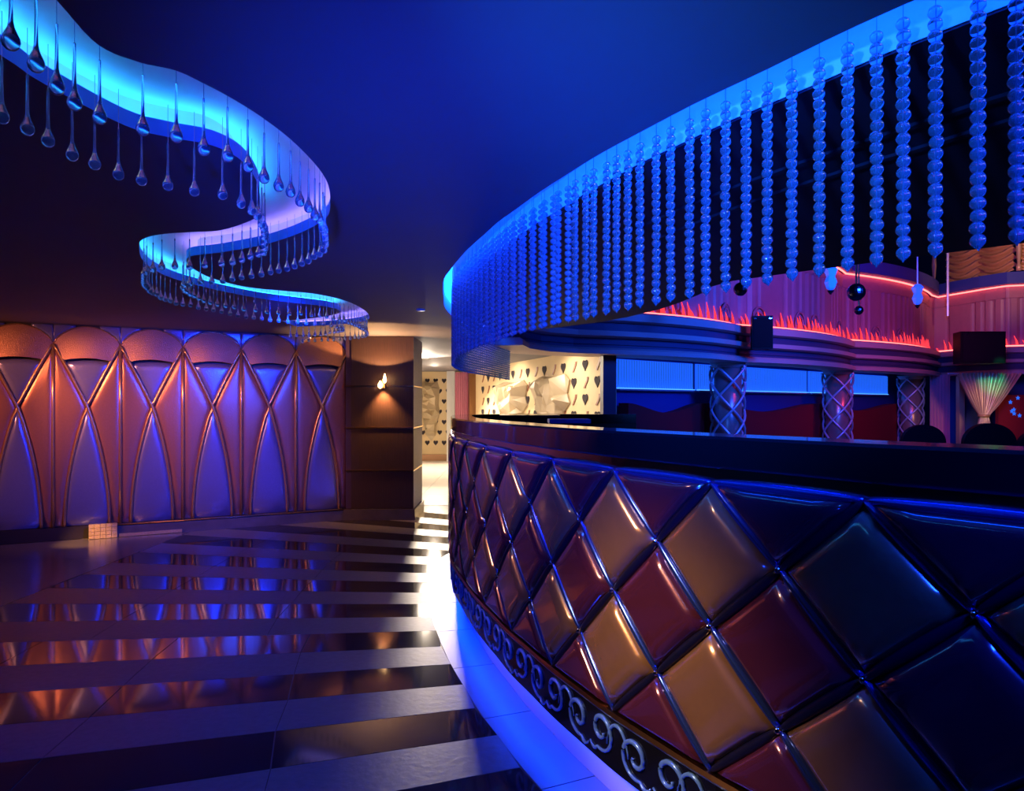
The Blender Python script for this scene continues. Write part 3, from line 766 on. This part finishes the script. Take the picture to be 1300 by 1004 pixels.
# arched ornaments along the foot of the upper wall
orn = [6, 10, 17, 20, 24, 26, 31, 35, 38, 42]
wu = bpy.data.objects['wall_upper']
for i in orn:
    if i >= len(CC)-1: continue
    p = CC[i]; q = CNRM[i]; c_ = Vector((p.x+q[0]*.15, p.y+q[1]*.15, 2.86)); e_ = Vector((q[1], -q[0], 0))
    for rad in (.16, .09):
        part('arch_ornament', MB().tube([c_+e_*rad*math.cos(a)+Vector((0,0,rad*1.25*math.sin(a))) for a in [PI*(-.1+1.2*k_/14) for k_ in range(15)]], .018, 6), 'flute', wu, True)
# red LED lines and flame tongues
def off_path(P, Nn, off, z): return [(p.x+q[0]*off, p.y+q[1]*off, z) for p, q in zip(P, Nn)]
bays = [(6, 17, 'red flame light on the ledge, bay nearest the heart wall'), (18, 31, 'red flame light on the ledge, middle bay right of the small speaker'),
        (32, 45, 'red flame light on the ledge, far bay ending in the corner'), (46, 52, 'red flame light on the ledge beside the large speaker')]
for a, b, lab in bays:
    b = min(b, len(CC)-1)
    P_, N_ = CC[a:b+1], CNRM[a:b+1]
    t = thing('flame_light', lab, 'led light', (P_[0].x, P_[0].y, 2.70))
    part('led_tube', MB().tube(off_path(P_, N_, .08, 2.72), .02, 6), 'led_red', t)
    mb = MB(); L = 0; nxt = 0
    for i in range(len(P_)-1):
        seg = (P_[i+1]-P_[i]); sl_ = seg.length; u = 0
        while u < sl_:
            q = P_[i].lerp(P_[i+1], u/sl_); nq = Vector((*N_[i], 0)); e_ = seg.normalized()
            hgt = random.uniform(.10, .30); w = .05
            b0 = q+nq*.13+Vector((0,0,2.72))
            mb.tube([b0, b0+Vector((0,0,hgt*.5))-e_*.02, b0+Vector((0,0,hgt))-e_*.07], [.030, .018, .004], 5)
            u += random.uniform(.13, .24)
    part('flame_tongues', mb, 'flame', t, kind='stuff')
# balcony: red line, parapet, swags
t = thing('balcony_led', 'thin red LED line under the balcony edge', 'led light', (9, 15, 4.06))
s_i = 18
part('led_tube', MB().tube(off_path(CC[s_i:], CNRM[s_i:], .10, 4.07), .018, 6), 'led_red', t)
struct('balcony_parapet', MB().sweep(CP[10:], [(-.05, 4.10), (.7, 4.10), (.7, 4.36), (-.05, 4.36)], CNRM[10:], True), 'navy')
R0 = Vector((10.55, 16.75, 0)); R1 = Vector((11.1, 15.25, 0)); R2 = Vector((13, 14.4, 0))
def swag(P0, P1, z0, z1, name, label, nfold=11):
    e = (P1-P0); L = e.length; e.normalize(); nn = Vector((e.y, -e.x, 0)); nn = nn if nn.dot(-P0) > 0 else -nn
    vs = []; nu, nv = 24, 48
    for j in range(nv+1):
        for i in range(nu+1):
            u = i/nu; v = j/nv; lobe = abs(math.sin(PI*u*2))
            ph = v*nfold*2*PI+lobe*2.2
            q = P0+e*(L*u)+nn*(.12+.085*math.sin(ph)+.06*lobe); vs.append((q.x, q.y, z0+(z1-z0)*v-.12*lobe*(1-v)))
    fs = [(j*(nu+1)+i, j*(nu+1)+i+1, (j+1)*(nu+1)+i+1, (j+1)*(nu+1)+i) for j in range(nv) for i in range(nu)]
    return solo(name, MB().add(vs, fs), 'gold_cloth', label, 'curtain', (P0.x, P0.y, z0), smooth=True)
swag(R0+Vector((.25,.1,0)), R1+Vector((.25,.1,0)), 4.42, 6.2, 'swag_curtain', 'gold ruched swag curtain on the balcony, left one by the corner post')
swag(R1+Vector((.35,.2,0)), R2+Vector((.2,.2,0)), 4.42, 6.2, 'swag_curtain', 'gold ruched swag curtain on the balcony, cut by the picture edge')
for q, nm, lab in ((R0+Vector((-.05,.3,0)), 'turned_post', 'slim turned cream post at the corner of the balcony'), (R1+Vector((.06,-.16,0)), 'turned_post', 'slim turned cream post between the two gold swag curtains')):
    solo(nm, MB().lathe([(.05,0),(.05,.1),(.03,.15),(.055,.5),(.03,.9),(.03,1.0),(.06,1.1),(.04,1.8),(.04,2.0)], (q.x, q.y, 4.36), 10), 'sheer', lab, 'post', (q.x, q.y, 4.36), smooth=True)
solo('chain_rod', MB().tube([(10.3, 16.2, 3.5), (10.3, 16.2, 6.4)], .03, 6), 'lattice', 'thin dark rod hanging in the hall corner', 'rod', (10.3, 16.2, 3.5))

# ------------------------------------------------------------------ booths
D = Vector((.77, .64, 0)).normalized(); DN_ = Vector((-D.y, D.x, 0))
B0 = Vector((1.62, 10.48, 0)); B1 = B0+D*12.2
c = (B0+B1)/2+DN_*.3
struct('wall_right', MB().obox((c.x, c.y), D, DN_, 6.2, .1, 0, 2.6), 'navy')
COLS = [Vector((3.62, 11.5, 0)), Vector((6.70, 14.1, 0)), Vector((9.75, 16.75, 0))]
names = ['beside the small hanging speaker', 'middle one of the three', 'beside the plum curtain']
for ci, c in enumerate(COLS):
    t = thing('lattice_column', 'round leather column wrapped in crossing metal rods, '+names[ci], 'column', c)
    r = .225
    part('shaft', MB().lathe([(r, 0), (r, 2.12)], (c.x, c.y, 0), 24), 'column', t, True)
    part('capital', MB().lathe([(r*1.05, 2.02), (r*1.35, 2.11)], (c.x, c.y, 0), 24), 'cornice', t, True)
    for sg in (1, -1):
        for k in range(4):
            part('lattice_rod', MB().tube([(c.x+(r+.05+.08*max(0, z-1.7))*math.cos(a), c.y+(r+.05+.08*max(0, z-1.7))*math.sin(a), z) for z, a in [(.4+i*.075, sg*(i*.075*3.4)+k*PI/2) for i in range(23)]], .022, 5), 'lattice', t, True)
seg = [(B0+D*.1, COLS[0], 'left booth beside the heart wall'), (COLS[0], COLS[1], 'middle booth between two lattice columns'), (COLS[1], COLS[2], 'right booth before the plum curtain')]
for a, b, lab in seg:
    sa = (a-B0).dot(D); sb = (b-B0).dot(D); sa += .05; sb -= .05
    wall_q = lambda s_, off: B0+D*s_+DN_*(.2-off)
    t = thing('backlit_panel', 'blue backlit glass rod panel above the sofa in the '+lab, 'light panel', wall_q((sa+sb)/2, .05)+Vector((0,0,1.66)))
    c = wall_q((sa+sb)/2, .02); part('backing', MB().obox((c.x, c.y), D, DN_, (sb-sa)/2, .015, 1.66, 2.12), 'panel_glow', t)
    mb = MB(); s_ = sa+.03
    while s_ < sb:
        q = wall_q(s_, .05); mb.tube([(q.x, q.y, 1.67), (q.x, q.y, 2.11)], .014, 4); s_ += .062
    part('glass_rods', mb, 'rod', t, kind='stuff')
    c = wall_q((sa+sb)/2, .06); part('frame', MB().obox((c.x, c.y), D, DN_, (sb-sa)/2, .05, 1.63, 1.655), 'lattice', t)
    part('led_line', MB().obox((c.x, c.y), D, DN_, (sb-sa)/2, .02, 1.656, 1.67), 'led_panel', t)
    so = thing('booth_sofa', 'dark maroon velvet sofa with a wavy back in the '+lab, 'sofa', wall_q((sa+sb)/2, .3))
    poly = [(sa, .25)]+[(sa+(sb-sa)*i/20, 1.40-.10*math.sin(PI*i/20)**1.5+.03*math.cos(2*PI*i/20)) for i in range(21)]+[(sb, .25)]
    n = len(poly); vs = []
    for off in (.08, .28): 
        for s_, v in poly: q = wall_q(s_, off); vs.append((q.x, q.y, v))
    fs = [tuple(range(n)), tuple(range(n, 2*n))]+[(i, (i+1)%n, n+(i+1)%n, n+i) for i in range(n)]
    part('backrest', MB().add(vs, fs), 'sofa', so)
    c = wall_q((sa+sb)/2, .55); part('seat', MB().obox((c.x, c.y), D, DN_, (sb-sa)/2-.27, .3, .25, .48), 'sofa', so)
    part('base', MB().obox((c.x, c.y), D, DN_, (sb-sa)/2-.3, .25, 0, .25), 'black', so)
# right of the booths
struct('wall_hall_right', MB().add([(10.6, 17.3, 0), (13.5, 15.9, 0), (13.5, 15.9, 2.2), (10.6, 17.3, 2.2)], [(0,1,2,3)]), 'navy')
struct('wall_end', MB().box(13.4, 13.6, -3, 17, 0, 6.4), 'dark_roof')
solo('plum_curtain', cloth((10.0, 16.4), (10.42, 16.3), .02, 2.12, 6, .03), 'pink', 'pleated plum curtain right of the third lattice column', 'curtain', (10.2, 16.35, 0), smooth=True)
solo('door_post', MB().box(10.12, 10.24, 15.5, 15.62, 0, 2.05), 'sheer', 'narrow cream post left of the gathered curtain', 'post', (10.18, 15.55, 0))
# gathered curtain
gc = thing('gathered_curtain', 'champagne satin curtain gathered at the waist and lit green on top', 'curtain', (10.3, 14.6, 0))
vs = []; nu, nv = 96, 24
for j in range(nv+1):
    z = 2.08-(2.08-.2)*j/nv
    if z > 1.17: w = .08+(.68-.08)*((z-1.17)/.91)**.85; cx = 10.05+.12*((z-1.17)/.91)
    else: w = .08+.10*min(1, (1.17-z)/.4); cx = 10.05
    for i in range(nu+1):
        u = i/nu*2-1
        vs.append((cx+u*w, 14.6+.06*math.sin(i*PI/3.0+.6*math.sin(i*.37))*(.5+.5*min(1, w/.3)), z))
fs = [(j*(nu+1)+i, j*(nu+1)+i+1, (j+1)*(nu+1)+i+1, (j+1)*(nu+1)+i) for j in range(nv) for i in range(nu)]
part('drape', MB().add(vs, fs), 'sheer', gc, True)
part('tie_band', MB().lathe([(.11, -.025), (.115, 0), (.11, .025)], (10.05, 14.6, 1.17), 12), 'gold_cloth', gc, True)
part('curtain_rod', MB().tube([(9.3, 14.62, 2.07), (11.0, 14.62, 2.07)], .015, 6), 'lattice', gc)
star_wall = struct('wall_stars', MB().box(10.65, 13.2, 15.0, 15.1, 0, 1.62), 'sofa')
for i in range(9):
    x_, z_ = 10.8+random.random()*.7, 1.12+random.random()*.45
    st = [(.05*(1 if q % 2 == 0 else .45)*math.cos(2*PI*q/10+PI/2), .05*(1 if q % 2 == 0 else .45)*math.sin(2*PI*q/10+PI/2)) for q in range(10)]
    part('star', on_plane(Vector((0, 15.0, 0)), Vector((1,0,0)), Vector((0,-1,0)), st, x_, z_, .01), 'star', star_wall)
def chair(x, y, lab, w=.42, h=1.12):
    t = thing('tub_chair', lab, 'armchair', (x, y, 0))
    vs = []; n = 16
    poly = [(-w, .3)]+[(w*math.cos(PI-PI*i/n), .75+(h-.75)*math.sin(PI*i/n)) for i in range(n+1)]+[(w, .3)]
    m = len(poly)
    mb = MB().add([(x+a, y, z) for a, z in poly]+[(x+a*.94, y+.12, z) for a, z in poly], [tuple(range(m)), tuple(range(m, 2*m))]+[(i, (i+1)%m, m+(i+1)%m, m+i) for i in range(m)])
    o = part('backrest', mb, 'black', t); auto_smooth(o, 40)
    part('seat', MB().box(x-w*.9, x+w*.9, y+.1, y+.6, .3, .5), 'black', t)
    for a in (-1, 1): part('arm', MB().box(x+a*w*.9-.06, x+a*w*.9+.06, y+.1, y+.6, .3, .7), 'black', t)
    for a in (-1, 1):
        for b in (.06, .54): part('leg', MB().lathe([(.015, 0), (.025, .3)], (x+a*w*.75, y+b, 0), 8), 'black', t)
chair(7.1, 11.8, 'dark tub chair silhouette below the third lattice column', .38, 1.06)
chair(8.1, 11.6, 'dark tub chair silhouette before the gathered curtain', .45, 1.09)
chair(8.55, 11.0, 'dark tub chair silhouette before the starry wall', .4, 1.0)

# ------------------------------------------------------------------ speakers, mirror balls, lamps in the hall
def speaker(x, y, z, w, dpt, h, lab, rot=0):
    t = thing('wall_speaker', lab, 'speaker', (x, y, z)); t.rotation_euler = (0, 0, rot)
    def pp(nm, mb, m, sm=False): return link(nm, mb.mesh(nm, m, sm), t)
    o = pp('cabinet', MB().prism([(-w/2, 0), (w/2, 0), (w*.38, dpt), (-w*.38, dpt)], 0, h), 'black')
    pp('grille', MB().box(-w*.45, w*.45, -.012, 0, h*.05, h*.95), 'grille')
    pp('bracket', MB().box(-.03, .03, dpt, dpt+.22, h*.4, h*.6), 'lattice')
    for a in (-1, 1): pp('corner_cap', MB().box(a*w*.36-.02, a*w*.36+.02, -.02, -.01, h*.9, h*.93), 'chrome')
speaker(3.93, 10.75, 2.28, .32, .25, .52, 'small black speaker hanging before the first flame ledge', -.1)
speaker(9.35, 13.6, 2.23, .9, .4, .63, 'large black speaker before the flame ledge over the gathered curtain', 0)
def ball(x, y, z, r, lab, top):
    t = thing('mirror_ball', lab, 'mirror ball', (x, y, z-r))
    me = bpy.data.meshes.new('ball'); bm = bmesh.new(); bmesh.ops.create_uvsphere(bm, u_segments=20, v_segments=12, radius=r); bm.to_mesh(me); bm.free(); me.materials.append(M['mirror_dark'])
    link('ball', me, t, (0, 0, r)); part('rod', MB().tube([(x, y, z+r*.95), (x, y, top)], .012, 6), 'brass', t)
M['mirror_dark'] = mat('mirror_ball_tiles', (.10, .10, .14), .2, 1)
ball(4.52, 9.0, 2.88, .115, 'large dark mirror ball before the fluted pink wall', 6.4)
ball(5.06, 10.0, 2.78, .065, 'small dark mirror ball just below the large one', 6.4)
ball(3.0, 9.0, 2.92, .09, 'dark mirror ball half hidden by the crystal strings', 6.4)
def crystal_lamp(x, y, z, lab):
    t = thing('crystal_lamp', lab, 'pendant lamp', (x, y, z))
    part('body', MB().lathe([(.02, 0), (.06, .03), (.09, .12), (.06, .2), (.10, .3), (.05, .36)], (x, y, z), 8), 'crystal_blue', t)
    part('tip', MB().lathe([(.01, -.06), (.05, 0)], (x, y, z), 8), 'black', t)
    part('rod', MB().tube([(x, y, z+.35), (x, y, 6.4)], .012, 6), 'lattice', t)
M['crystal_blue'] = mat('lit_crystal', (.15, .35, .9), .15, emit=(.01, .15, 1), es=.5)
crystal_lamp(4.65, 10.0, 3.07, 'blue glowing crystal lamp left of the mirror balls')
crystal_lamp(7.1, 12.0, 3.15, 'blue glowing crystal lamp right of the mirror balls')
